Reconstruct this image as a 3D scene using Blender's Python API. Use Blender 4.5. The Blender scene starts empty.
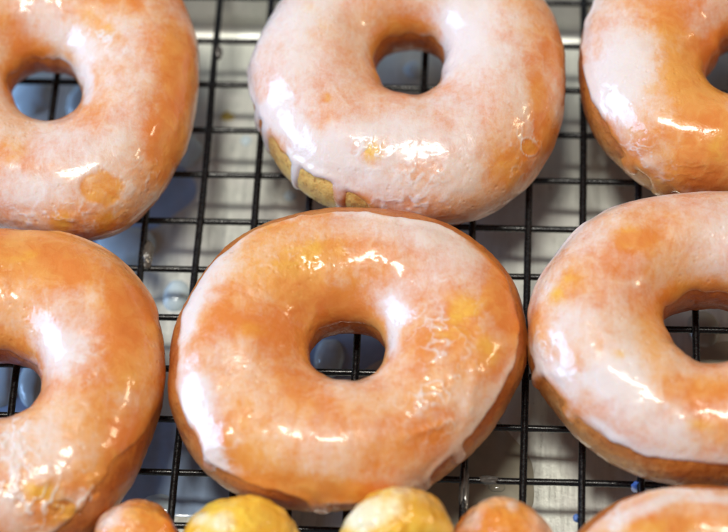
import bpy, math, random
import numpy as np
random.seed(4)
MM = 0.001
sc = bpy.context.scene
COL = sc.collection

# ------------------------------------------------------------------ camera
F_PX, W_PX, H_PX = 2378.4, 728.0, 532.0
CAM_P = np.array([80.28, -371.13, 526.36])
CAM_R = np.array([[0.99784128, -0.02097874, 0.06223078],
                  [0.04832767, 0.87618959, -0.47953753],
                  [-0.04446586, 0.48150981, 0.87531199]])
def project(X):
    q = (X - CAM_P) @ CAM_R
    return np.stack([W_PX/2 + F_PX*q[..., 0]/-q[..., 2], H_PX/2 - F_PX*q[..., 1]/-q[..., 2]], -1)
def on_plane(px, py, z):
    d = CAM_R @ np.array([(px-W_PX/2)/F_PX, -(py-H_PX/2)/F_PX, -1.0])
    return CAM_P + d*(z-CAM_P[2])/d[2]

from mathutils import Matrix
cd = bpy.data.cameras.new('camera'); cam = bpy.data.objects.new('camera', cd); COL.objects.link(cam)
m = Matrix.Identity(4)
for i in range(3):
    for j in range(3): m[i][j] = CAM_R[i][j]
    m[i][3] = CAM_P[i]*MM
cam.matrix_world = m
cd.sensor_width = 36; cd.lens = 36*F_PX/W_PX; cd.clip_start = 0.01; cd.clip_end = 50
cd.dof.use_dof = True; cd.dof.focus_distance = 0.583; cd.dof.aperture_fstop = 7.5
sc.camera = cam

# ------------------------------------------------------------------ noise
def _hash(ix, iy, iz, seed):
    n = (ix*374761393 + iy*668265263 + iz*2147483647 + seed*1274126177) & 0xffffffff
    n = ((n ^ (n >> 13))*1274126177) & 0xffffffff
    n = ((n ^ (n >> 16))*2246822519) & 0xffffffff
    return ((n ^ (n >> 15)) & 0xffff)/65535.0
def vnoise(P, scale, seed=0):
    Q = np.asarray(P, float)*scale + 1000.0
    I = np.floor(Q).astype(np.int64); Fr = Q-I; U = Fr*Fr*Fr*(Fr*(Fr*6-15)+10)
    r = 0
    for dx in (0, 1):
        for dy in (0, 1):
            for dz in (0, 1):
                w = (U[..., 0] if dx else 1-U[..., 0])*(U[..., 1] if dy else 1-U[..., 1])*(U[..., 2] if dz else 1-U[..., 2])
                r = r + w*_hash(I[..., 0]+dx, I[..., 1]+dy, I[..., 2]+dz, seed)
    return r*2-1
def fnoise(P, scale, seed=0, octv=3):
    r = 0; a = 1.0
    for k in range(octv): r = r + a*vnoise(P, scale*2.03**k, seed+k*17); a *= .5
    return r
def sstep(a, b, x):
    t = np.clip((x-a)/(b-a), 0, 1); return t*t*(3-2*t)

# ------------------------------------------------------------------ object helpers
def tag(o, label=None, cat=None, group=None, kind=None):
    if label: o['label'] = label
    if cat: o['category'] = cat
    if group: o['group'] = group
    if kind: o['kind'] = kind
    return o
def empty(name, loc):
    o = bpy.data.objects.new(name, None); COL.objects.link(o); o.location = [c*MM for c in loc]
    o.empty_display_size = 0.01
    return o
def mesh_obj(name, V, faces, mat, parent=None, origin=(0, 0, 0), attr=None, smooth=True):
    me = bpy.data.meshes.new(name)
    V = (np.asarray(V, float)-np.asarray(origin, float))*MM
    me.from_pydata(V.tolist(), [], faces); me.validate(); me.update()
    if smooth: me.polygons.foreach_set('use_smooth', [True]*len(me.polygons))
    if attr is not None:
        a = me.color_attributes.new('tint', 'FLOAT_COLOR', 'POINT')
        c = np.ones((len(V), 4)); c[:, :3] = attr
        a.data.foreach_set('color', c.ravel())
    me.materials.append(mat)
    o = bpy.data.objects.new(name, me); COL.objects.link(o)
    if parent: o.parent = parent
    else: o.location = [c*MM for c in origin]
    return o
def grid_faces(n, m_, wrap_u=True, wrap_v=False, flip=False):
    f = []
    for i in range(n if wrap_u else n-1):
        i2 = (i+1) % n
        for j in range(m_ if wrap_v else m_-1):
            j2 = (j+1) % m_
            q = (i*m_+j, i2*m_+j, i2*m_+j2, i*m_+j2)
            f.append(q[::-1] if flip else q)
    return f

# ------------------------------------------------------------------ materials
class NT:
    def __init__(s, name):
        s.m = bpy.data.materials.new(name); s.m.use_nodes = True; s.t = s.m.node_tree
        s.b = s.t.nodes['Principled BSDF']
    def n(s, typ, **kw):
        o = s.t.nodes.new(typ)
        for k, v in kw.items():
            if k in o.inputs.keys(): s.put(o.inputs[k], v)
            else: setattr(o, k, v)
        return o
    def put(s, sock, v):
        if isinstance(v, bpy.types.NodeSocket): s.t.links.new(v, sock)
        else: sock.default_value = v
    def noise(s, scale, detail=3, rough=.55, vec=None, dist=0):
        o = s.n('ShaderNodeTexNoise'); o.inputs['Scale'].default_value = scale; o.inputs['Detail'].default_value = detail
        o.inputs['Roughness'].default_value = rough; o.inputs['Distortion'].default_value = dist
        s.put(o.inputs['Vector'], vec if vec else s.pos()); return o.outputs['Fac']
    def pos(s):
        if not hasattr(s, '_p'): s._p = s.n('ShaderNodeNewGeometry').outputs['Position']
        return s._p
    def math(s, op, a, b=0.5, clamp=False):
        o = s.n('ShaderNodeMath'); o.operation = op; o.use_clamp = clamp
        s.put(o.inputs[0], a); s.put(o.inputs[1], b); return o.outputs[0]
    def ramp(s, v, a, b, lo=0.0, hi=1.0):
        o = s.n('ShaderNodeMapRange'); o.interpolation_type = 'SMOOTHSTEP'
        s.put(o.inputs[0], v); o.inputs[1].default_value = a; o.inputs[2].default_value = b
        o.inputs[3].default_value = lo; o.inputs[4].default_value = hi; return o.outputs[0]
    def mix(s, f, a, b):
        o = s.n('ShaderNodeMix'); o.data_type = 'RGBA'
        s.put(o.inputs[0], f)
        for k, v in ((6, a), (7, b)):
            if isinstance(v, tuple): v = (*v, 1) if len(v) == 3 else v
            s.put(o.inputs[k], v)
        return o.outputs[2]
    def bump(s, h, strength, dist, prev=None):
        o = s.n('ShaderNodeBump'); o.inputs['Strength'].default_value = strength; o.inputs['Distance'].default_value = dist
        s.put(o.inputs['Height'], h)
        if prev: s.put(o.inputs['Normal'], prev)
        return o.outputs['Normal']
    def attr(s):
        a = s.n('ShaderNodeVertexColor'); a.layer_name = 'tint'
        sp = s.n('ShaderNodeSeparateColor'); s.put(sp.inputs[0], a.outputs['Color']); return sp.outputs
    def sss(s, w, r):
        s.b.inputs['Subsurface Weight'].default_value = w; s.b.inputs['Subsurface Radius'].default_value = r
        s.b.inputs['Subsurface Scale'].default_value = 1.0

def mat_glaze(name, thin_a, thin_b, white, yellow, bias):
    g = NT(name); A = g.attr()
    big = g.noise(58, 2, .5, dist=.4); mid = g.noise(260, 4, .6, dist=.6); fine = g.noise(1500, 3, .6)
    # smeared streaks
    mp = g.n('ShaderNodeMapping'); g.put(mp.inputs['Vector'], g.pos()); mp.inputs['Scale'].default_value = (1, .35, .6)
    mp.inputs['Rotation'].default_value = (0, 0, .6)
    streak = g.noise(620, 3, .6, vec=mp.outputs[0], dist=.8)
    thin = g.mix(g.ramp(g.math('ADD', g.math('MULTIPLY', big, .6), g.math('MULTIPLY', mid, .4)), .38, .62), thin_a, thin_b)
    thin = g.mix(g.ramp(g.noise(38, 2, .5), .50, .72, 0, .18), thin, yellow)
    thin = g.mix(g.math('MULTIPLY', A[1], g.ramp(mid, .3, .62, .55, 1.0)), thin, yellow)
    h = g.math('ADD', g.math('MULTIPLY', big, .44), g.math('MULTIPLY', mid, .24))
    h = g.math('ADD', h, g.math('ADD', g.math('MULTIPLY', streak, .28), -.10))
    h = g.math('ADD', h, g.math('MULTIPLY', g.noise(850, 4, .7), .34))            # about .56 mean
    h = g.math('ADD', h, g.math('MULTIPLY', g.math('SUBTRACT', A[0], .5), .95))
    h = g.math('SUBTRACT', h, g.math('MULTIPLY', A[1], .14))
    g.b.inputs['Specular IOR Level'].default_value = .25
    wf = g.ramp(h, .31-bias, .97-bias, .0, .87)
    col = g.mix(wf, thin, white)
    g.put(g.b.inputs['Base Color'], col)
    rough = g.math('ADD', g.ramp(mid, .35, .68, .18, .36), g.math('MULTIPLY', A[2], .22))
    g.put(g.b.inputs['Roughness'], rough)
    g.b.inputs['IOR'].default_value = 1.47
    g.b.inputs['Coat Weight'].default_value = .6; g.b.inputs['Coat Roughness'].default_value = .12; g.b.inputs['Coat IOR'].default_value = 1.45
    g.sss(.35, (.0028, .0012, .0005))
    n1 = g.bump(mid, .32, .0006)
    n2 = g.bump(streak, .16, .0004, n1)
    n3 = g.bump(fine, .14, .0003, n2)
    vor = g.n('ShaderNodeTexVoronoi'); vor.inputs['Scale'].default_value = 420; g.put(vor.inputs['Vector'], g.pos())
    pit = g.math('MULTIPLY', g.ramp(vor.outputs['Distance'], .05, .28, -1, 0), g.ramp(big, .45, .6))
    n4 = g.bump(pit, .3, .0004, n3)
    g.put(g.b.inputs['Normal'], n4)
    nc = g.bump(mid, .09, .0005); nc = g.bump(pit, .10, .0004, nc); nc = g.bump(streak, .05, .0004, nc)
    g.put(g.b.inputs['Coat Normal'], nc)
    return g.m

def mat_dough(name, brown, gold, pale):
    g = NT(name); A = g.attr()
    big = g.noise(90, 3, .55); mid = g.noise(420, 4, .62); fine = g.noise(2200, 3, .65)
    c = g.mix(g.ramp(big, .38, .62), brown, gold)
    c = g.mix(g.math('MULTIPLY', A[0], g.ramp(mid, .34, .6, .2, .75)), c, pale)
    c = g.mix(g.math('MULTIPLY', A[1], g.ramp(mid, .3, .6, .6, 1)), c, (.80, .46, .11))
    c = g.mix(g.ramp(g.noise(700, 2, .5), .60, .70, 0, .5), c, (brown[0]*.6, brown[1]*.5, brown[2]*.5))
    c = g.mix(g.ramp(fine, .52, .72, 0, .45), c, (gold[0]*1.5, gold[1]*1.55, gold[2]*1.6))
    g.put(g.b.inputs['Base Color'], c)
    g.put(g.b.inputs['Roughness'], g.ramp(mid, .35, .65, .34, .6))
    g.sss(.18, (.0025, .0010, .0004))
    n = g.bump(mid, .6, .0008); n = g.bump(fine, .25, .0004, n)
    g.put(g.b.inputs['Normal'], n)
    g.b.inputs['Coat Weight'].default_value = .25; g.b.inputs['Coat Roughness'].default_value = .2
    return g.m

THIN_A, THIN_B, WHITE, YELL = (.74, .215, .040), (.81, .335, .078), (.80, .66, .565), (.86, .46, .05)
M = {}
M['glaze'] = mat_glaze('glaze_orange', THIN_A, THIN_B, WHITE, YELL, 0.0)
M['glaze_hole_gold'] = mat_glaze('glaze_golden', (.86, .38, .022), (.92, .54, .055), (.90, .78, .52), (.80, .42, .05), 0.0)
M['glaze_hole_red'] = mat_glaze('glaze_russet', (.74, .18, .020), (.84, .32, .045), (.86, .66, .52), (.78, .36, .06), 0.02)
M['dough'] = mat_dough('fried_dough', (.45, .105, .013), (.57, .175, .026), (.72, .37, .12))
M['dough_gold'] = mat_dough('fried_dough_golden', (.60, .27, .05), (.72, .42, .10), (.80, .58, .24))

g = NT('black_wire_coating')
w = g.noise(900, 4, .65); w2 = g.noise(3200, 3, .6); w3 = g.noise(160, 2, .5)
spk = g.math('MULTIPLY', g.ramp(w2, .64, .74), g.ramp(w3, .45, .62))
g.put(g.b.inputs['Base Color'], g.mix(spk, (.006, .006, .007), (.11, .105, .10)))
g.put(g.b.inputs['Roughness'], g.ramp(w, .35, .65, .16, .36))
g.put(g.b.inputs['Normal'], g.bump(w2, .12, .0002, g.bump(w, .18, .0004)))
M['wire'] = g.m

g = NT('tray_aluminium')
mp = g.n('ShaderNodeMapping'); g.put(mp.inputs['Vector'], g.pos()); mp.inputs['Scale'].default_value = (1, .10, 1)
br = g.noise(900, 4, .65, vec=mp.outputs[0]); bl = g.noise(55, 4, .6); sp = g.noise(420, 4, .6)
film = g.ramp(bl, .44, .62)
c = g.mix(g.ramp(br, .3, .7), (.72, .75, .69), (.83, .86, .79))
c = g.mix(g.math('MULTIPLY', film, .5), c, (.80, .79, .76))
c = g.mix(g.ramp(sp, .60, .74, 0, .35), c, (.50, .49, .43))
g.put(g.b.inputs['Base Color'], c)
g.put(g.b.inputs['Metallic'], g.ramp(film, 0, 1, .35, .2))
g.put(g.b.inputs['Roughness'], g.math('ADD', g.ramp(br, .3, .7, .26, .40), g.ramp(sp, .4, .7, 0, .12)))
g.put(g.b.inputs['Normal'], g.bump(sp, .12, .0006, g.bump(br, .10, .0004)))
M['tray'] = g.m

def wet(name, col, sw=.5, rough=.12):
    g = NT(name); nz = g.noise(240, 3, .5)
    g.put(g.b.inputs['Base Color'], g.mix(g.ramp(nz, .35, .65), tuple(x*.9 for x in col), col))
    g.b.inputs['Roughness'].default_value = rough
    g.b.inputs['Coat Weight'].default_value = .6; g.b.inputs['Coat Roughness'].default_value = .05
    g.sss(sw, (.002, .0016, .0013))
    return g.m
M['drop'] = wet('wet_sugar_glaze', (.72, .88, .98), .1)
M['puddle'] = wet('cream_glaze_pool', (.50, .47, .37), .2, .16)
M['crumb'] = wet('yellow_crumb', (.62, .47, .10), .1, .5)
M['clump'] = wet('grey_glaze_on_wire', (.12, .11, .10), .1, .22)
M['blue'] = wet('blue_tinted_drip', (.13, .27, .70), .1, .12)
g = NT('kitchen_counter'); nz = g.noise(30, 5, .6)
g.put(g.b.inputs['Base Color'], g.mix(g.ramp(nz, .35, .65), (.28, .24, .2), (.36, .31, .26))); g.b.inputs['Roughness'].default_value = .4
M['counter'] = g.m

# ------------------------------------------------------------------ the doughnuts
FIT = {
 'C': dict(c=[41.1, -116.4], h=[13.5, 14.0, 12.5],
  Ro=[42.4, 43.8, 44.9, 45.2, 44.7, 43.9, 42.8, 41.5, 40.7, 40.3, 40.5, 40.9, 41.6, 42.3, 42.8, 43.0, 43.0, 43.0, 43.3, 43.5, 44.0, 44.0, 43.8, 43.0, 41.4, 39.4, 38.7, 37.9, 37.1, 36.7, 36.6, 36.7, 37.1, 37.8, 38.9, 40.4],
  Ri=[8.8, 9.2, 9.5, 9.7, 9.7, 9.7, 9.7, 9.6, 9.3, 9.1, 9.2, 9.3, 9.6, 9.8, 9.8, 9.8, 9.8, 9.3, 8.9, 8.7, 8.4, 8.0, 7.8, 7.4, 7.4, 7.4, 7.3, 7.2, 7.5, 7.8, 7.9, 8.1, 8.3, 8.4, 8.5, 8.6]),
 'TM': dict(c=[52.5, -36.1], h=[13, 14, 12.0],
  Ro=[40.5, 40.8, 41.3, 41.8, 42.0, 41.9, 41.7, 41.3, 41.3, 41.3, 41.3, 41.2, 40.9, 40.6, 40.2, 39.8, 40.2, 40.7, 40.7, 40.3, 40.0, 40.0, 40.2, 40.2, 39.5, 38.5, 38.6, 39.1, 40.3, 41.6, 41.9, 41.8, 41.2, 40.7, 40.3, 40.4],
  Ri=[7.9, 8.1, 8.9, 10.2, 11.3, 11.9, 12.5, 12.8, 12.7, 13.0, 12.8, 12.9, 12.4, 11.5, 10.6, 9.6, 8.5, 7.6, 6.6, 6.4, 6.4, 6.3, 6.2, 5.8, 5.7, 5.7, 5.8, 5.9, 6.1, 6.3, 6.4, 6.5, 6.6, 7.2, 7.4, 7.6]),
 'TL': dict(c=[-41.0, -38.5], h=[13, 14, 12],
  Ro=[39.3, 39.6, 40.5, 41.5, 42.7, 43.3, 44.0, 44.7, 45.8, 47.1, 48.1, 48.6, 48.4, 47.6, 46.4, 44.8, 43.1, 41.2, 39.7, 38.7, 38.1, 37.7, 37.7, 38.4, 39.3, 40.4, 41.6, 43.0, 44.8, 46.7, 47.2, 45.6, 43.1, 41.1, 39.9, 39.4],
  Ri=[8.8, 8.1, 7.8, 7.7, 7.4, 6.9, 6.7, 6.4, 5.9, 5.8, 6.1, 6.6, 7.0, 7.2, 7.7, 8.3, 8.7, 9.1, 9.2, 9.2, 9.3, 9.5, 9.8, 10.3, 11.2, 12.1, 12.9, 13.5, 14.1, 14.2, 14.1, 13.6, 12.8, 11.9, 10.9, 9.6]),
 'TR': dict(c=[138.1, -27.9], h=[13.5, 14.5, 12.5],
  Ro=[41.5, 41.3, 41.3, 41.2, 41.2, 41.2, 41.0, 41.1, 41.0, 40.8, 41.0, 41.1, 40.9, 40.9, 40.8, 41.1, 41.4, 41.6, 42.1, 42.5, 42.6, 42.7, 43.2, 43.6, 42.5, 40.6, 39.1, 38.5, 38.7, 39.3, 40.0, 40.8, 41.4, 41.6, 41.7, 41.7],
  Ri=[10.4, 10.1, 9.9, 9.6, 9.2, 8.8, 8.0, 7.1, 6.2, 6.2, 6.2, 6.1, 6.0, 5.9, 6.0, 5.9, 5.9, 5.8, 6.0, 7.6, 9.1, 10.9, 12.8, 13.7, 14.1, 14.2, 14.5, 14.5, 14.7, 14.5, 14.0, 13.4, 12.9, 12.2, 11.3, 10.7]),
 'ML': dict(c=[-41.2, -129.4], h=[13.5, 14.5, 12.5],
  Ro=[37.7, 38.8, 40.4, 41.7, 43.1, 44.2, 45.0, 45.7, 45.6, 45.3, 45.5, 45.8, 45.9, 45.5, 44.8, 43.6, 42.1, 40.6, 39.4, 38.7, 38.9, 39.3, 39.7, 40.2, 40.9, 41.5, 42.0, 42.4, 42.5, 42.3, 41.6, 40.5, 39.1, 37.9, 37.2, 37.1],
  Ri=[8.9, 9.1, 9.4, 9.7, 10.1, 10.5, 11.0, 11.3, 11.5, 12.0, 12.3, 12.4, 13.1, 13.6, 13.6, 13.3, 12.4, 10.9, 9.6, 8.2, 7.5, 7.2, 7.0, 6.8, 6.5, 6.5, 6.3, 6.3, 6.3, 6.5, 6.8, 7.0, 7.5, 8.0, 8.2, 8.6]),
 'MR': dict(c=[127.0, -109.1], h=[14, 15, 13],
  Ro=[42.2, 43.0, 43.9, 44.3, 44.3, 43.3, 41.9, 40.3, 38.9, 38.1, 37.8, 38.2, 39.2, 40.2, 41.1, 42.1, 42.7, 43.0, 42.7, 42.1, 41.2, 40.1, 39.2, 38.4, 37.8, 37.2, 36.8, 36.5, 36.6, 36.8, 37.5, 38.1, 39.1, 40.2, 40.9, 41.5],
  Ri=[11.5, 12.3, 13.2, 13.5, 13.3, 12.6, 11.9, 11.7, 11.4, 11.2, 11.4, 11.5, 11.6, 11.7, 11.8, 11.8, 10.9, 10.0, 9.1, 8.3, 8.0, 7.7, 7.2, 7.1, 7.4, 7.6, 7.7, 7.7, 8.1, 8.5, 8.8, 9.0, 9.2, 9.6, 10.3, 10.9]),
 'BR': dict(c=[124.6, -180.4], h=[13.5, 14.5, 12.5],
  Ro=[34.9, 35.6, 36.2, 36.6, 36.6, 36.1, 35.0, 33.8, 32.9, 32.3, 32.2, 32.7, 33.2, 33.9, 34.3, 34.8, 35.4, 35.4, 35.4, 35.4, 35.2, 34.5, 33.6, 32.7, 31.7, 30.9, 30.8, 30.7, 30.6, 30.8, 30.9, 31.2, 31.7, 32.4, 33.1, 34.0],
  Ri=[10.3, 10.3, 9.8, 9.0, 8.3, 7.8, 7.0, 6.3, 5.7, 5.8, 6.0, 6.1, 6.2, 6.4, 6.5, 6.9, 7.4, 7.8, 8.5, 9.3, 9.3, 9.2, 9.1, 9.1, 9.3, 9.4, 9.3, 8.9, 9.1, 9.3, 9.2, 9.2, 9.1, 9.3, 9.5, 9.8]),
}

def curve(vals, n):
    t = np.arange(n)*2*np.pi/n; k = len(vals); tt = np.append(np.arange(k), k)*2*np.pi/k
    x = np.interp(t, tt, np.append(vals, vals[0]))
    for _ in range(int((n/60)**2)): x = .25*np.roll(x, 1)+.5*x+.25*np.roll(x, -1)
    return x
NTH = 520
TH = np.arange(NTH)*2*np.pi/NTH

def surf(fit, phi, seed):
    """phi: (NTH, K) angles round the tube -> points, normals (numerical)"""
    zm, bt, bb = fit['h']; c = fit['c']
    Ro = curve(fit['Ro'], NTH)[:, None]; Ri = curve(fit['Ri'], NTH)[:, None]+.35
    cs, sn = np.cos(TH)[:, None], np.sin(TH)[:, None]
    hv = 1 + .05*fnoise(np.stack([np.cos(TH)*1.3, np.sin(TH)*1.3, TH*0+seed*3.1], -1), 1.0, seed, 2)[:, None]
    def pt(ph, Ro=Ro, Ri=Ri, cs=cs, sn=sn, hv=hv):
        cp, sp = np.cos(ph), np.sin(ph)
        cc = np.sign(cp)*np.abs(cp)**np.where(sp > 0, .92, .75); ss = np.sign(sp)*np.abs(sp)**np.where(sp > 0, .95, .8)
        rad = (Ro+Ri)/2 + (Ro-Ri)/2*cc
        z = zm + np.where(ss > 0, bt*hv, bb)*ss
        return np.stack([rad*cs, rad*sn, z+0*rad], -1)
    P = pt(phi)
    e = .004
    dv = pt(phi+e)-pt(phi-e)
    rl = lambda a, k: np.roll(a, k, 0)
    # derivative along theta at fixed phi
    du = pt(phi, rl(Ro, -1), rl(Ri, -1), rl(cs, -1), rl(sn, -1), rl(hv, -1)) - pt(phi, rl(Ro, 1), rl(Ri, 1), rl(cs, 1), rl(sn, 1), rl(hv, 1))
    N = np.cross(du, dv); N /= np.linalg.norm(N, axis=-1)[..., None]+1e-12
    # soft lumps of the risen dough
    lump = .55*fnoise(P+seed*91.7, .055, seed, 2) + .13*fnoise(P+seed*37.3, .16, seed+5, 2)
    return P + N*lump[..., None], N

def feature_masks(Pw, N, feats):
    px = project(Pw)
    v = CAM_P-Pw; v /= np.linalg.norm(v, axis=-1)[..., None]
    vis = (N*v).sum(-1) > -.05
    wob = 1 + .32*fnoise(Pw, .16, 3, 3)
    out = []
    for f in feats:
        kind, x, y, rx, ry, rot, amt = f
        c, s = math.cos(math.radians(rot)), math.sin(math.radians(rot))
        dx, dy = px[..., 0]-x, -(px[..., 1]-y)
        u = (dx*c+dy*s)/rx; w = (-dx*s+dy*c)/ry
        d = np.sqrt(u*u+w*w)*wob
        out.append((kind, np.where(vis, d, 9.0), amt))
    return out

def make_ring(key, label, edge, feats, seed, thick=.75, white0=.5, rag=5.0, group='glazed ring doughnuts on the rack', dm='dough'):
    fit = FIT[key]; c3 = np.array([fit['c'][0], fit['c'][1], 0.0])
    root = empty('ring_doughnut', c3)
    tag(root, label, 'doughnut', group)
    # dough
    K = 130
    ph = np.tile(np.arange(K)*2*np.pi/K, (NTH, 1))
    P, N = surf(fit, ph, seed)
    micro = .10*fnoise(P+c3, .7, seed+2, 3)
    P = P + N*micro[..., None]
    deg = (np.degrees(ph)+180) % 360-180
    band = np.exp(-((deg+6+14*fnoise(P, .06, seed+8, 3))/16)**2)
    gold = np.zeros_like(band)
    for (ga, gw) in fit.get('gold', []):
        dd = (np.degrees(TH)[:, None]-ga+180) % 360-180
        gold = np.maximum(gold, np.exp(-(dd/gw)**4)*sstep(-50, -10, deg)*sstep(90, 60, deg))
    col = np.stack([band, gold, band*0], -1).reshape(-1, 3)
    mesh_obj('dough', (P).reshape(-1, 3), grid_faces(NTH, K, True, True), M[dm], root, attr=col)
    # glaze
    po = curve(edge, NTH)
    ring = np.stack([np.cos(TH)*40, np.sin(TH)*40, 0*TH+seed*55], -1)
    nz = fnoise(ring, .07, seed+20, 2); nz2 = fnoise(ring, .28, seed+21, 2)
    po = po + rag*nz + rag*.55*np.minimum(nz2, .25)
    pi_ = 170 + 7*fnoise(ring, .05, seed+30, 2)
    Kg = 200
    lo = np.minimum(po.min()-6, -34)
    if fit.get('drips'): lo = min(lo, min(d[2] for d in fit['drips'])-12)
    lo = max(lo, -62)
    t = np.linspace(0, 1, Kg); t = t**1.15
    ph = np.radians(lo*(1-t)[None]+pi_[:, None]*t[None])
    P, N = surf(fit, ph, seed)
    Pw = P+c3
    # signed distance (mm) to the ragged outer edge, in coordinates unrolled round the tube
    RU, AU = 39.0, 15.5
    U = TH[:, None]*RU+0*ph; Vv = ph*AU
    ve = np.radians(po)*AU; ue = TH*RU
    best = np.full(ph.shape, 1e9)
    for k in range(-30, 31):
        du = np.abs(U-np.roll(ue, k)[:, None]); du = np.minimum(du, 2*np.pi*RU-du)
        best = np.minimum(best, np.hypot(du, Vv-np.roll(ve, k)[:, None]))
    s0 = np.where(ph > np.radians(po)[:, None], best, -best)
    for (ang, w0, tip, w1, lean) in fit.get('drips', []):           # drips: tapered tongues with a round bulb at the tip
        ua = math.radians(ang)*RU; va = np.radians(np.interp(ang, np.degrees(TH), po)+14)*AU; vb = math.radians(tip)*AU
        du = (U-ua+np.pi*RU) % (2*np.pi*RU)-np.pi*RU
        f_ = np.clip((va-Vv)/(va-vb), 0, 1)
        cx = lean*f_ + .25*fnoise(np.stack([Vv, 0*Vv, 0*Vv+ang], -1), .25, seed, 1)
        d = w0*(1-f_)**1.5+w1*f_**2+.62*w1*f_*(1-f_) - np.hypot(du-cx, Vv-(va*(1-f_)+vb*f_))
        kk = 1.1; h_ = np.clip(.5+.5*(d-s0)/kk, 0, 1)                # smooth union
        s0 = s0*(1-h_)+d*h_ + kk*h_*(1-h_)
    s1 = (pi_[:, None]-np.degrees(ph))*.27
    T = thick*(1+.35*fnoise(Pw, .09, seed+40, 2))
    wd = 1.0
    thin = sstep(-.05, .6, fnoise(Pw, .06, seed+47, 2))            # places where the glaze feathers out
    e0 = np.clip(s0/(wd+2.6*thin), 0, 1); e1 = np.clip(s1/6, 0, 1)
    prof = np.sqrt(np.clip(1-(1-e0)**2, 0, 1))*np.sqrt(np.clip(1-(1-e1)**2, 0, 1))
    dip = -.25*sstep(0, -.7, s0)
    s = np.minimum(s0, s1)
    bead = .40*np.exp(-((s0-1.5)/1.1)**2)*sstep(-.3, .5, fnoise(Pw, .08, seed+43, 2))*(1-.8*thin)
    disp = T*prof - .16 + dip + bead*prof
    # small lumps and sugar wrinkles on the glaze
    patch = sstep(-.1, .55, fnoise(Pw, .05, seed+44, 2))
    fin = sstep(0, 2.0, s)
    disp = disp + fin*(.05*fnoise(Pw, .30, seed+41, 3) + .07*patch*np.maximum(fnoise(Pw, .55, seed+42, 2), -.2))
    white = np.full(P.shape[:2], white0) + .22*fnoise(Pw, .045, seed+50, 2)
    white = white + .22*np.exp(-((s0-1.6)/1.5)**2)*(1-thin) - .55*thin*np.exp(-(s0/2.6)**2) - .40*sstep(138, 164, np.degrees(ph))
    yel = np.zeros_like(white); fro = np.clip(.25+.6*fnoise(Pw, .06, seed+51, 2), 0, 1)
    for kind, d, a in feature_masks(Pw, N, feats):
        soft = (1-sstep(.15, 1.25, d))
        hard = 1-sstep(.80, 1.05, d)
        if kind == 'w': white = white + a*soft
        elif kind == 'y': yel = np.maximum(yel, a*soft*sstep(-.55, .5, fnoise(Pw, .22, seed+77, 3))); white = white-.2*a*soft
        elif kind == 'f': fro = np.clip(fro + a*soft, 0, 1)
        elif kind == 'pit':
            top = .35+.65*fnoise(Pw, .10, seed+71, 1)
            disp = disp - a*hard + .4*a*np.exp(-((d-1.1)/.10)**2)*top
            yel = np.maximum(yel, .25*hard); white = white-.26*hard + .22*np.exp(-((d-1.1)/.10)**2)*np.maximum(top, 0)
        elif kind == 'bump': disp = disp + a*np.exp(-(d*1.2)**2)
        elif kind == 'rough':
            disp = disp + .5*a*soft*fnoise(Pw, .42, seed+60, 2)
            rn = fnoise(Pw+1.5*vnoise(Pw, .25, 9)[..., None], .24, seed+61, 3); rd = np.clip(1-np.abs(rn)*4.5, 0, 1)**1.5
            disp = disp + .5*a*soft*rd; white = white + 1.2*a*soft*(rd-.22)
        elif kind == 'bare':
            disp = disp*(1-hard) - .5*a*hard
    P = P + N*disp[..., None]
    col = np.clip(np.stack([white, yel, fro], -1), 0, 1).reshape(-1, 3)
    gl = mesh_obj('glaze', P.reshape(-1, 3), grid_faces(NTH, Kg, True, False), M['glaze'], root, attr=col)
    return root

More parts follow.
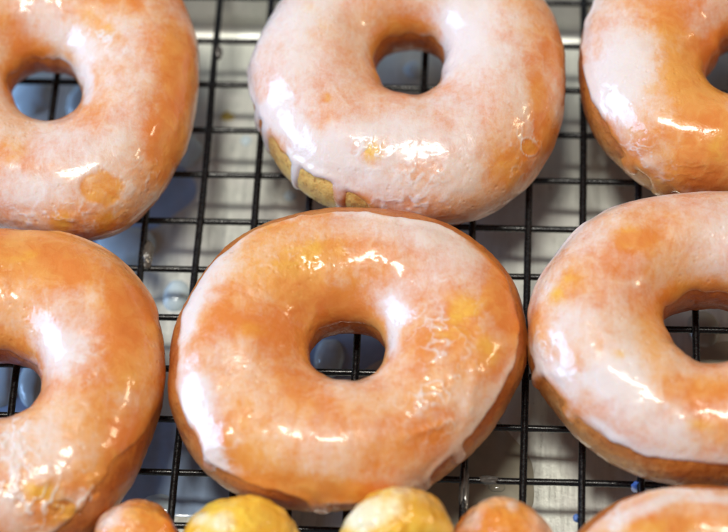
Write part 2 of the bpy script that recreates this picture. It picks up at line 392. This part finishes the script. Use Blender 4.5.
# 12 edge heights (degrees above the equator of the tube, every 30 deg anticlockwise from screen right)
FIT['C']['drips'] = [(223, 2.6, 10, 1.5, 0), (262, 5, -4, 3, 1), (300, 5, -8, 3, 1.5), (318, 3, 2, 2, 0)]
FIT['TM']['drips'] = [(227, 2.2, -14, 1.5, -.6), (246, 2.6, -22, 1.7, .6), (207, 4, -16, 2.2, -.5), (198, 3, -4, 2.0, 0), (262, 5, -18, 3, 1)]
FIT['TM']['gold'] = [(236, 26)]
FIT['TR']['drips'] = [(228, 4, 2, 2.5, 0), (241, 4, -20, 3, 0)]
FIT['MR']['drips'] = [(196, 3, -4, 1.8, 0), (214, 4, 12, 2.6, 0)]
make_ring('C', 'orange ring doughnut in mid rack with a white drip low on its left side',
    [28, 34, 50, 56, 50, 44, 34, 33, 18, 10, 4, 25],
    [('w', 200, 415, 34, 55, 25, .40), ('w', 188, 320, 16, 60, -25, .55), ('w', 215, 275, 20, 40, -40, .22), ('w', 240, 350, 30, 40, 0, .15),
     ('w', 270, 430, 40, 40, 0, .12), ('w', 395, 300, 24, 26, -40, .30), ('w', 393, 336, 9, 26, 0, .5), ('w', 440, 330, 14, 55, 10, .22), ('w', 385, 230, 70, 14, -10, .18), ('w', 460, 420, 14, 40, -20, .15),
     ('w', 300, 275, 40, 20, 20, -.25), ('w', 330, 300, 40, 18, 0, -.2), ('w', 500, 300, 18, 60, 15, -.4), ('w', 400, 450, 70, 28, 20, -.15), ('w', 350, 410, 60, 24, 0, -.15),
     ('y', 300, 255, 34, 16, 15, .7), ('y', 460, 320, 30, 28, 0, .7), ('y', 488, 350, 20, 24, 0, .6), ('y', 250, 330, 18, 12, 0, .3),
     ('rough', 450, 340, 45, 60, 0, .30), ('rough', 300, 260, 45, 25, 20, .22), ('rough', 425, 400, 40, 25, 20, .30), ('rough', 440, 430, 40, 16, 20, .30), ('rough', 215, 440, 30, 40, 0, .28),
     ('bump', 214, 452, 12, 20, -20, .7), ('bump', 228, 440, 7, 16, 10, .6), ('w', 214, 460, 14, 22, -20, .5), ('bump', 430, 428, 26, 5, 20, .6), ('bump', 470, 395, 6, 34, -12, .45), ('w', 330, 492, 120, 16, 0, -.35), ('w', 320, 330, 36, 24, 20, -.25)], 1, white0=.50)
make_ring('TM', 'whitest ring doughnut, between two others at the top, with drips baring yellow dough',
    [8, 16, 20, 20, 15, 8, 4, 18, 28, 0, -24, -14],
    [('w', 290, 60, 50, 80, 0, .30), ('w', 300, 150, 50, 40, -35, .45), ('w', 480, 80, 60, 60, 0, .28), ('w', 390, 140, 90, 30, 0, .22), ('w', 470, 20, 60, 40, 0, .2),
     ('w', 448, 58, 10, 28, 0, .55), ('w', 418, 36, 26, 9, 0, .25), ('w', 270, 130, 16, 50, -20, .4), ('w', 540, 110, 14, 60, 10, -.4), ('w', 510, 170, 40, 24, 30, -.35), ('w', 410, 30, 30, 16, 0, -.1), ('w', 450, 205, 60, 14, 10, -.15),
     ('y', 372, 150, 20, 16, 0, 1.0), ('y', 325, 99, 8, 7, 0, .9), ('y', 318, 35, 20, 20, 0, .5), ('y', 310, 10, 14, 10, 0, .5), ('y', 500, 150, 26, 20, 30, .4),
     ('rough', 370, 150, 24, 20, 0, .45), ('rough', 420, 175, 40, 18, 0, .3), ('rough', 395, 205, 70, 14, 0, .32), ('rough', 520, 150, 22, 40, -25, .35), ('pit', 527, 147, 7, 9, 20, .2)], 2, white0=.60, thick=.6)
make_ring('TL', 'top left ring doughnut with a dented bare spot near its lower right edge',
    [-2, 10, 24, 24, 10, 0, 0, 0, -4, -10, -10, -6],
    [('w', 80, 60, 50, 40, -40, .25), ('w', 130, 90, 40, 60, 0, .25), ('w', 60, 150, 60, 25, 0, .2), ('w', 30, 190, 50, 25, 0, .28), ('w', 120, 25, 40, 25, -30, .2),
     ('w', 62, 66, 30, 12, -20, .5), ('w', 87, 88, 9, 26, 0, .5), ('w', 175, 60, 20, 60, 0, -.3), ('w', 165, 150, 30, 40, 0, -.3), ('w', 15, 40, 20, 25, 0, -.2),
     ('y', 105, 28, 26, 9, -35, .9), ('y', 10, 150, 20, 14, 0, .6), ('y', 62, 220, 12, 14, 0, .7), ('y', 120, 215, 24, 16, 20, .6), ('y', 5, 20, 12, 8, 0, .5),
     ('pit', 103, 188, 23, 16, 12, .22), ('rough', 140, 180, 26, 40, -30, .25), ('rough', 60, 215, 60, 20, 0, .3), ('rough', 110, 40, 30, 12, -35, .3),
     ('bump', 150, 135, 12, 14, 0, .3)], 3, white0=.47)
make_ring('TR', 'ring doughnut in the top right corner with a bare brown flank on its left',
    [0, 6, 20, 20, 18, 18, 20, 22, 0, -22, -20, -10],
    [('w', 615, 50, 30, 60, 0, .32), ('w', 608, 110, 20, 50, 20, .32), ('w', 640, 160, 40, 22, -30, .30), ('w', 650, 60, 20, 40, 0, .15), ('w', 590, 60, 8, 40, 0, .3),
     ('w', 690, 90, 45, 60, 0, -.42), ('w', 670, 30, 25, 40, 0, -.25), ('w', 715, 160, 40, 30, 0, -.3),
     ('y', 620, 20, 26, 20, 0, .35), ('y', 650, 90, 10, 8, 0, .3), ('y', 718, 150, 12, 16, 0, .5), ('rough', 690, 170, 50, 20, 0, .3), ('rough', 640, 150, 24, 20, 0, .3)], 5, white0=.47)
make_ring('ML', 'smooth orange ring doughnut in the lower left with blistered glaze below its hole',
    [0, 6, 20, 26, 20, 5, 0, 0, 0, 8, 28, 38],
    [('w', 60, 350, 34, 40, -30, .32), ('w', 8, 450, 20, 40, 0, .35), ('w', 10, 500, 26, 30, 0, .28), ('w', 70, 495, 26, 12, 0, .2),
     ('w', 60, 270, 70, 26, -10, -.28), ('w', 130, 330, 30, 70, 10, -.30), ('w', 100, 420, 50, 50, 0, -.18), ('w', 100, 480, 50, 20, 10, -.3), ('w', 130, 400, 30, 12, 0, .1),
     ('y', 30, 258, 40, 12, 0, .4), ('y', 110, 380, 22, 16, 0, .4), ('y', 40, 490, 26, 16, 0, .8), ('y', 5, 480, 8, 20, 0, .8), ('y', 70, 515, 30, 12, 0, .5),
     ('pit', 62, 508, 13, 8, 0, .5), ('bump', 92, 478, 14, 5, 10, .5), ('bump', 45, 482, 12, 6, 20, .5), ('rough', 60, 500, 60, 34, 0, .6), ('rough', 15, 460, 25, 50, 0, .55),
     ('rough', 90, 370, 40, 50, 0, .12), ('bump', 95, 498, 14, 8, 0, .5)], 7, white0=.37)
make_ring('MR', 'ring doughnut right of the middle one with a white glaze rim over bare brown base',
    [8, 12, 24, 34, 30, 22, 10, 20, 25, 25, 20, 12],
    [('w', 555, 370, 26, 45, 30, .5), ('w', 600, 430, 50, 10, -32, .5), ('w', 670, 460, 60, 9, -10, .5), ('w', 570, 325, 36, 40, 0, .34), ('w', 620, 380, 60, 30, -30, .26),
     ('w', 590, 240, 40, 22, 35, .25), ('w', 545, 290, 12, 40, -20, .3), ('w', 680, 430, 60, 20, 0, .12),
     ('w', 650, 340, 22, 60, 10, -.35), ('w', 640, 240, 30, 16, 0, -.2), ('w', 700, 390, 60, 18, 0, -.22), ('w', 715, 430, 30, 20, 0, -.25), ('w', 620, 275, 20, 18, 0, -.15),
     ('y', 565, 290, 26, 16, 25, .7), ('y', 620, 355, 10, 8, 0, .8), ('y', 625, 240, 22, 10, 0, .5), ('y', 697, 425, 14, 8, 0, .5),
     ('rough', 550, 350, 20, 40, 20, .3), ('bump', 560, 375, 14, 6, -35, .4)], 9, white0=.53, rag=3.0)
make_ring('BR', 'bottom right ring doughnut, only its far rim in view',
    [20, 38, 50, 48, 44, 38, 20, 10, 0, 0, 0, 10],
    [('w', 650, 508, 60, 9, 22, .4), ('w', 710, 500, 50, 7, 0, .35), ('w', 620, 528, 14, 10, 30, .2), ('w', 690, 525, 50, 12, 0, -.2), ('y', 650, 530, 40, 10, 0, .35), ('rough', 620, 522, 20, 12, 0, .4)],
    11, white0=.5)

# ------------------------------------------------------------------ doughnut holes
def make_ball(px, py, rad, label, gm, dm, seed, lobes=(), white0=.5, cap=-.25, feats=(), lump=.075, group='doughnut holes along the bottom of the rack'):
    rx, ry, rz = rad
    c = on_plane(px, py, rz+.5); c[2] = 0
    root = empty('doughnut_hole', c); tag(root, label, 'doughnut hole', group)
    n, k = 200, 120
    def shape(al, extra):
        az = (np.arange(n)*2*np.pi/n)[:, None]
        d = np.stack([np.cos(az)*np.cos(al), np.sin(az)*np.cos(al), np.sin(al)+0*az], -1)
        r = 1 + lump*fnoise(d*20+seed*31, .06, seed, 2) + .02*fnoise(d*20+seed*7, .3, seed, 2)
        for (lx, ly, lz, a, wd) in lobes:
            l = np.array([lx, ly, lz])/math.sqrt(lx*lx+ly*ly+lz*lz)
            r = r + a*np.exp(-((1-(d@l))/wd))
        P = d*r[..., None]*np.array([rx, ry, rz]) + np.array([0, 0, rz+.5])
        N = d/np.array([rx, ry, rz]); N /= np.linalg.norm(N, axis=-1)[..., None]
        return P + N*extra(P, d)[..., None] if extra else P, N, d
    al = np.tile(np.linspace(-np.pi/2+.002, np.pi/2-.002, k), (n, 1))
    P, N, d = shape(al, None)
    P = P + N*(.08*fnoise(P+c, .7, seed, 3))[..., None]
    z = d[..., 2]; band = np.exp(-((z+.1)/.25)**2)
    f = grid_faces(n, k, True, False); f.append([i*k for i in range(n)][::-1]); f.append([i*k+k-1 for i in range(n)])
    mesh_obj('dough', P.reshape(-1, 3), f, dm, root, attr=np.stack([band, 0*band, 0*band], -1).reshape(-1, 3))
    az = np.arange(n)*2*np.pi/n
    rg = np.stack([np.cos(az)*12, np.sin(az)*12, 0*az+seed*9], -1)
    lo = cap + .45*fnoise(rg, .10, seed+3, 3)
    t = np.linspace(0, 1, k)[None]
    al = lo[:, None]*(1-t) + (np.pi/2-.002)*t
    P, N, d = shape(al, None)
    s = t*(np.pi/2-lo[:, None])*rx; Pw = P+c
    prof = np.sqrt(np.clip(1-(1-np.clip(s/1.0, 0, 1))**2, 0, 1))
    disp = .55*(1+.3*fnoise(Pw, .12, seed+4, 2))*prof-.15 + .10*fnoise(Pw, .5, seed+6, 3)*sstep(0, 2, s)
    white = white0 + .3*fnoise(Pw, .10, seed+5, 2) + .15*np.exp(-((s-1.4)/1.2)**2)
    yel = np.clip(.6*fnoise(Pw, .12, seed+9, 2), 0, 1); fro = np.clip(.2+.5*fnoise(Pw, .1, seed+7, 2), 0, 1)
    for kind, dd, a in feature_masks(Pw, N, feats):
        soft = 1-sstep(.25, 1.15, dd)
        if kind == 'w': white = white+a*soft
        elif kind == 'y': yel = np.maximum(yel, a*soft)
        elif kind == 'rough': disp = disp + a*soft*fnoise(Pw, .62, seed+60, 2)
    P = P + N*disp[..., None]
    f = grid_faces(n, k, True, False); f.append([i*k+k-1 for i in range(n)])
    mesh_obj('glaze', P.reshape(-1, 3), f, gm, root, attr=np.clip(np.stack([white, yel, fro], -1), 0, 1).reshape(-1, 3))
    return root
make_ball(137, 547, (10.3, 10.3, 10.8), 'leftmost doughnut hole, russet with white glaze and a dark lump on its right', M['glaze_hole_red'], M['dough'], 31,
          lobes=((.75, .15, .62, .13, .05),), white0=.36, feats=[('w', 108, 522, 16, 12, 40, .5), ('y', 140, 515, 20, 10, 0, .5), ('w', 170, 512, 12, 14, 0, -.5)])
make_ball(241, 554, (14, 13.2, 13.8), 'largest golden yellow doughnut hole, pressed under the middle ring doughnut', M['glaze_hole_gold'], M['dough_gold'], 33,
          lobes=(), white0=.30, lump=.03, feats=[('w', 225, 522, 20, 16, 30, .5), ('w', 200, 518, 12, 14, 50, .3), ('w', 262, 505, 40, 10, 0, -.2), ('y', 275, 520, 26, 18, 0, .8)])
make_ball(398, 541, (12, 11.4, 15.6), 'lumpy golden yellow doughnut hole with a blunt peak, right of the largest one', M['glaze_hole_gold'], M['dough_gold'], 35,
          lobes=((-.1, .3, .9, .05, .06), (.8, -.2, .35, .10, .08), (-.75, .0, .5, .05, .1)), white0=.34, feats=[('w', 368, 520, 18, 16, 0, .45), ('w', 400, 492, 12, 6, 0, .3), ('y', 420, 505, 30, 18, 0, .8)])
make_ball(500, 551, (11.4, 11, 12.2), 'russet doughnut hole nearest the right, with a white glaze smear on its crown', M['glaze_hole_red'], M['dough'], 37,
          lobes=((.4, .3, .9, .04, .06), (-.6, .1, .6, .04, .1)), white0=.36, feats=[('w', 472, 522, 14, 10, 40, .35), ('w', 512, 508, 8, 9, 60, .4), ('w', 500, 520, 16, 8, 0, -.2)])

# ------------------------------------------------------------------ cooling rack
def tube(path, r, seg=12, seed=0, wob=.06, amp=.03, clump=()):
    path = np.asarray(path, float); n = len(path)
    tg = np.gradient(path, axis=0); tg /= np.linalg.norm(tg, axis=1)[:, None]
    up = np.array([0, 0, 1.0]); sx = np.cross(tg, up); sx /= np.linalg.norm(sx, axis=1)[:, None]; sz = np.cross(sx, tg)
    a = np.arange(seg)*2*np.pi/seg
    rr = r*(1+amp*fnoise(path, .25, seed, 2))[:, None]
    off = wob*np.stack([fnoise(path, .02, seed+1, 2), fnoise(path, .02, seed+2, 2), 0.4*fnoise(path, .02, seed+3, 2)], -1)
    V = (path+off)[:, None] + rr[..., None]*(np.cos(a)[None, :, None]*sx[:, None]+np.sin(a)[None, :, None]*sz[:, None])
    f = grid_faces(n, seg, False, True)
    f.append(list(range(seg))[::-1]); f.append([(n-1)*seg+i for i in range(seg)])
    return V.reshape(-1, 3), f
X0, X1, Y0, Y1 = -8*14-6, 14*14+6, -26*14-6, 2*14+6
rack = empty('cooling_rack', (42, -168, -2.4))
tag(rack, 'black coated wire cooling rack under all the doughnuts', 'cooling rack')
org = (42, -168, -2.4)
ZC = -1.6
for i in range(-8, 15):
    y = np.linspace(Y0, Y1, 200); V, f = tube(np.stack([0*y+14*i, y, 0*y], -1), .93, seed=100+i, wob=.28)
    mesh_obj('wire', V, f, M['wire'], rack, origin=org)
for j in range(-2, 27):
    x = np.linspace(X0, X1, 180); V, f = tube(np.stack([x, 0*x-14*j, 0*x+ZC], -1), .84, seed=300+j, wob=.22)
    mesh_obj('wire', V, f, M['wire'], rack, origin=org)
# border
bp = []
for cx, cy, a0 in ((X1-6, Y1-6, 0), (X0+6, Y1-6, 90), (X0+6, Y0+6, 180), (X1-6, Y0+6, 270)):
    for k in range(9):
        a = math.radians(a0+k*90/8); bp.append((cx+7*math.cos(a), cy+7*math.sin(a), ZC+.3))
bp.append(bp[0])
pp = []
for a, b in zip(bp[:-1], bp[1:]):
    m_ = max(1, int(np.linalg.norm(np.subtract(b, a))/6))
    for k in range(m_): pp.append(np.array(a)+(np.array(b)-np.array(a))*k/m_)
pp.append(np.array(bp[0]))
V, f = tube(pp, 1.7, seg=14, seed=7, wob=0)
mesh_obj('border_wire', V, f, M['wire'], rack, origin=org)

# ------------------------------------------------------------------ baking tray
ZT = -18.0; TX0, TX1, TY0, TY1 = -96.0, 178.0, -340.0, 0.5
def rrect(off, z, rc=14):
    pts = []
    r = rc+off
    for cx, cy, a0 in ((TX1-rc, TY1-rc, 0), (TX0+rc, TY1-rc, 90), (TX0+rc, TY0+rc, 180), (TX1-rc, TY0+rc, 270)):
        for k in range(13):
            a = math.radians(a0+k*90/12); pts.append((cx+max(r, .5)*math.cos(a), cy+max(r, .5)*math.sin(a), z))
    return pts
prof = [(-13, ZT), (-6, ZT), (-3.2, ZT), (-2.2, ZT+.12), (-1.2, ZT+.5), (-.3, ZT+1.1), (.3, ZT+1.8), (.7, ZT+2.7)]
prof += [(1.0+k*.9, ZT+3.6+k*2.7) for k in range(4)]
prof += [(4.6, ZT+13.9), (5.1, ZT+14.6), (6, ZT+15.1), (8, ZT+15.2), (9.3, ZT+14.7), (9.6, ZT+13.6)]
th_ = 1.0
outer = [(9.0, ZT+13.2), (6.3, ZT+13.8), (5.6, ZT+13.2), (1.8, ZT+2.0), (.8, ZT-.3), (-2.5, ZT-th_), (-13, ZT-th_)]
rings = [rrect(o, z) for o, z in prof+outer]
nr = len(rings[0]); V = [p for r in rings for p in r]
f = [(a*nr+i, (a+1)*nr+i, (a+1)*nr+(i+1) % nr, a*nr+(i+1) % nr)[::-1] for a in range(len(rings)-1) for i in range(nr)]
f.append(list(range(nr))); f.append([(len(rings)-1)*nr+i for i in range(nr)][::-1])
tray = mesh_obj('baking_tray', V, f, M['tray'], None, origin=(42, -168, ZT-th_))
for p in tray.data.polygons:
    if len(p.vertices) > 4: p.use_smooth = False
tag(tray, 'shallow aluminium baking tray under the wire rack, spotted with dripped glaze', 'baking tray')

# ------------------------------------------------------------------ counter (setting)
zc = ZT-th_-.1
counter = mesh_obj('counter', [(-900, -900, zc), (1000, -900, zc), (1000, 700, zc), (-900, 700, zc)], [(0, 1, 2, 3)], M['counter'], None, smooth=False)
tag(counter, kind='structure')

# ------------------------------------------------------------------ glaze drops, pools and clumps
def drop(px, py, rx, ry, h, label, name='glaze_drop', mat='drop', cat='glaze drop', group='glaze drops on the tray', rot=0, seed=1, flat=.6, irr=.10, z=ZT):
    c = on_plane(px, py, z); s = 1/3.78
    n, k = 64, 24
    a = (np.arange(n)*2*np.pi/n)[:, None]; t = np.linspace(0, 1, k)[None]
    wob = 1+irr*fnoise(np.concatenate([np.cos(a), np.sin(a), 0*a+seed], 1), 1.1, seed, 2)[:, None]
    r = (1-t)
    zz = h*np.clip(1-r**2.6, 0, 1)**flat
    x = np.cos(a)*r*wob*rx*s; y = np.sin(a)*r*wob*ry*s
    cr, sr = math.cos(math.radians(rot)), math.sin(math.radians(rot))
    P = np.stack([x*cr-y*sr, x*sr+y*cr, zz+0*a-.05], -1) + c
    o = mesh_obj(name, P.reshape(-1, 3), grid_faces(n, k, True, False), M[mat], None, origin=tuple(c))
    return tag(o, label, cat, group)
M['film'] = wet('blue_light_tint', (.44, .60, .86), .1, .2)  # blue window light on the shaded tray, put into the films' colour
drop(105, 190, 78, 62, .3, 'film painted as blue light spread on the tray below the top left doughnut', name='blue_light_film', mat='film', cat='painted light film', group='painted blue light on the tray', seed=41, irr=.25, flat=.3)
drop(14, 398, 66, 52, .3, 'film painted as blue light on the tray seen through the hole at the left edge', name='blue_light_film', mat='film', cat='painted light film', group='painted blue light on the tray', seed=42, irr=.2, flat=.3)
drop(330, 345, 60, 34, .3, 'film painted as blue light on the tray seen through the hole of the middle doughnut', name='blue_light_film', mat='film', cat='painted light film', group='painted blue light on the tray', seed=43, irr=.2, flat=.3)
drop(185, 470, 70, 58, .3, 'film painted as blue light on the tray between the two lower left ring doughnuts', name='blue_light_film', mat='film', cat='painted light film', group='painted blue light on the tray', seed=44, irr=.25, flat=.3)
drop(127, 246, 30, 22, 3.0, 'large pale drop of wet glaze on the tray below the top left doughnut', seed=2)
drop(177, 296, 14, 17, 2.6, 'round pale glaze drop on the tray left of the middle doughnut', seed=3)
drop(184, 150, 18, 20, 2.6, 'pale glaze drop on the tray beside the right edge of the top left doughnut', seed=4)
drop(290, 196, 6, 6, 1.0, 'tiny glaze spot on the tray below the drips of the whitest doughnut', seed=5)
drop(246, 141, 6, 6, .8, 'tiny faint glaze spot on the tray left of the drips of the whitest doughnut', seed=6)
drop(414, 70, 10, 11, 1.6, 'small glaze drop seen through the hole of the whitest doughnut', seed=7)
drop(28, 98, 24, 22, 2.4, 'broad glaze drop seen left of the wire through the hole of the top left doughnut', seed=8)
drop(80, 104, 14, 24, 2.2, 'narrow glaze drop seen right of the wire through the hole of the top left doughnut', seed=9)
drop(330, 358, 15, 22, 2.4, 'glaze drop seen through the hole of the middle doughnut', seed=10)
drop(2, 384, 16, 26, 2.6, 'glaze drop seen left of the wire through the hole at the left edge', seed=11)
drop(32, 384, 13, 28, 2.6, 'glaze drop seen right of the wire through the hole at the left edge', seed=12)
drop(703, 330, 16, 20, 1.4, 'grey glaze spot behind the wire crossing in the hole at the right edge', mat='puddle', seed=13)
drop(497, 487, 8, 5, .8, 'tiny glaze spot in the cream pool below the middle doughnut', mat='puddle', seed=14, z=ZT+.7)
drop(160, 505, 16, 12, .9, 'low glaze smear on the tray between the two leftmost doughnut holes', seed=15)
drop(227, 117, 7, 5.5, 1.4, 'yellow crumb lying on the tray between the two top left doughnuts', name='crumb', mat='crumb', cat='crumb', group=None, seed=16, irr=.3)
drop(450, 476, 80, 84, .7, 'wide flat pool of cream glaze on the tray below the middle doughnut', name='glaze_pool', mat='puddle', cat='glaze pool', group='glaze pools on the tray', seed=18, irr=.12, flat=.35)
drop(728, 366, 34, 24, .8, 'cream glaze pool seen through the hole at the right edge', name='glaze_pool', mat='puddle', cat='glaze pool', group='glaze pools on the tray', seed=19, irr=.1, flat=.35)

def clump(px, py, z, size, label, mat='clump', seed=1, rot=0, name='glaze_clump', cat='dried glaze', group='glaze clumps stuck on the wires'):
    c = on_plane(px, py, z)
    n, k = 40, 24
    az = (np.arange(n)*2*np.pi/n)[:, None]; al = np.linspace(-np.pi/2+.01, np.pi/2-.01, k)[None]
    d = np.stack([np.cos(az)*np.cos(al), np.sin(az)*np.cos(al), np.sin(al)+0*az], -1)
    r = 1+.16*fnoise(d*2+seed*5, 1.2, seed, 2)
    P = d*r[..., None]*np.array(size)
    cr, sr = math.cos(rot), math.sin(rot)
    P = np.stack([P[..., 0]*cr-P[..., 1]*sr, P[..., 0]*sr+P[..., 1]*cr, P[..., 2]], -1)+c
    f = grid_faces(n, k, True, False); f.append([i*k for i in range(n)][::-1]); f.append([i*k+k-1 for i in range(n)])
    o = mesh_obj(name, P.reshape(-1, 3), f, M[mat], None, origin=tuple(c))
    return tag(o, label, cat, group)
clump(147, 256, -.4, (1.6, 4.0, 1.5), 'long grey blob of glaze on a wire beside the large glaze drop', seed=2)
clump(489, 480, -1.5, (3.0, 1.1, 1.1), 'grey blob of glaze on a cross wire above the rightmost doughnut hole', seed=3)
clump(464, 492, -.1, (1.15, 8.5, 1.1), 'grey glaze coat along the upright wire at the lower right of the middle doughnut', seed=4)
clump(218, 53, -.1, (1.2, 2.2, 1.1), 'dark blob of glaze on the wire left of the whitest doughnut', seed=5)
clump(638, 487, -2.2, (1.9, 1.0, 3.0), 'bright blue drip hanging from a wire between the two right hand doughnuts', mat='blue', seed=6, name='blue_drip', cat='drip', group=None)
clump(576, 518, -.3, (.7, 1.1, .8), 'tiny blue bead on the upright wire beside the bottom right doughnut', mat='blue', seed=7, name='blue_bead', cat='bead', group=None)

# ------------------------------------------------------------------ light
wd = bpy.data.worlds.new('World'); sc.world = wd; wd.use_nodes = True
bg = wd.node_tree.nodes['Background']; bg.inputs['Color'].default_value = (.88, .96, 1.05, 1); bg.inputs['Strength'].default_value = .225
def area(name, az, el, dist, w, h, power, col):
    a, e = math.radians(az), math.radians(el)
    tgt = np.array([.045, -.10, .015]); d = np.array([math.cos(a)*math.cos(e), math.sin(a)*math.cos(e), math.sin(e)])
    ld = bpy.data.lights.new(name, 'AREA'); ld.shape = 'RECTANGLE'; ld.size = w; ld.size_y = h; ld.energy = power; ld.color = col
    o = bpy.data.objects.new(name, ld); COL.objects.link(o); o.location = tgt+d*dist
    from mathutils import Vector
    o.rotation_euler = Vector(-d).to_track_quat('-Z', 'Y').to_euler(); return o
area('window_light', 182, 27, 1.5, .90, .80, 34, (.36, .60, 1.0))
area('ceiling_lamp', 170, 84, 1.6, .17, .46, 17.5, (1.0, .95, .84))
area('side_lamp', 12, 36, 1.8, .16, .22, 5, (1.0, .80, .55))
sc.view_settings.view_transform = 'Standard'; sc.view_settings.look = 'None'
sc.view_settings.exposure = -0.06; sc.view_settings.gamma = 1.0
sc.render.engine = 'CYCLES'
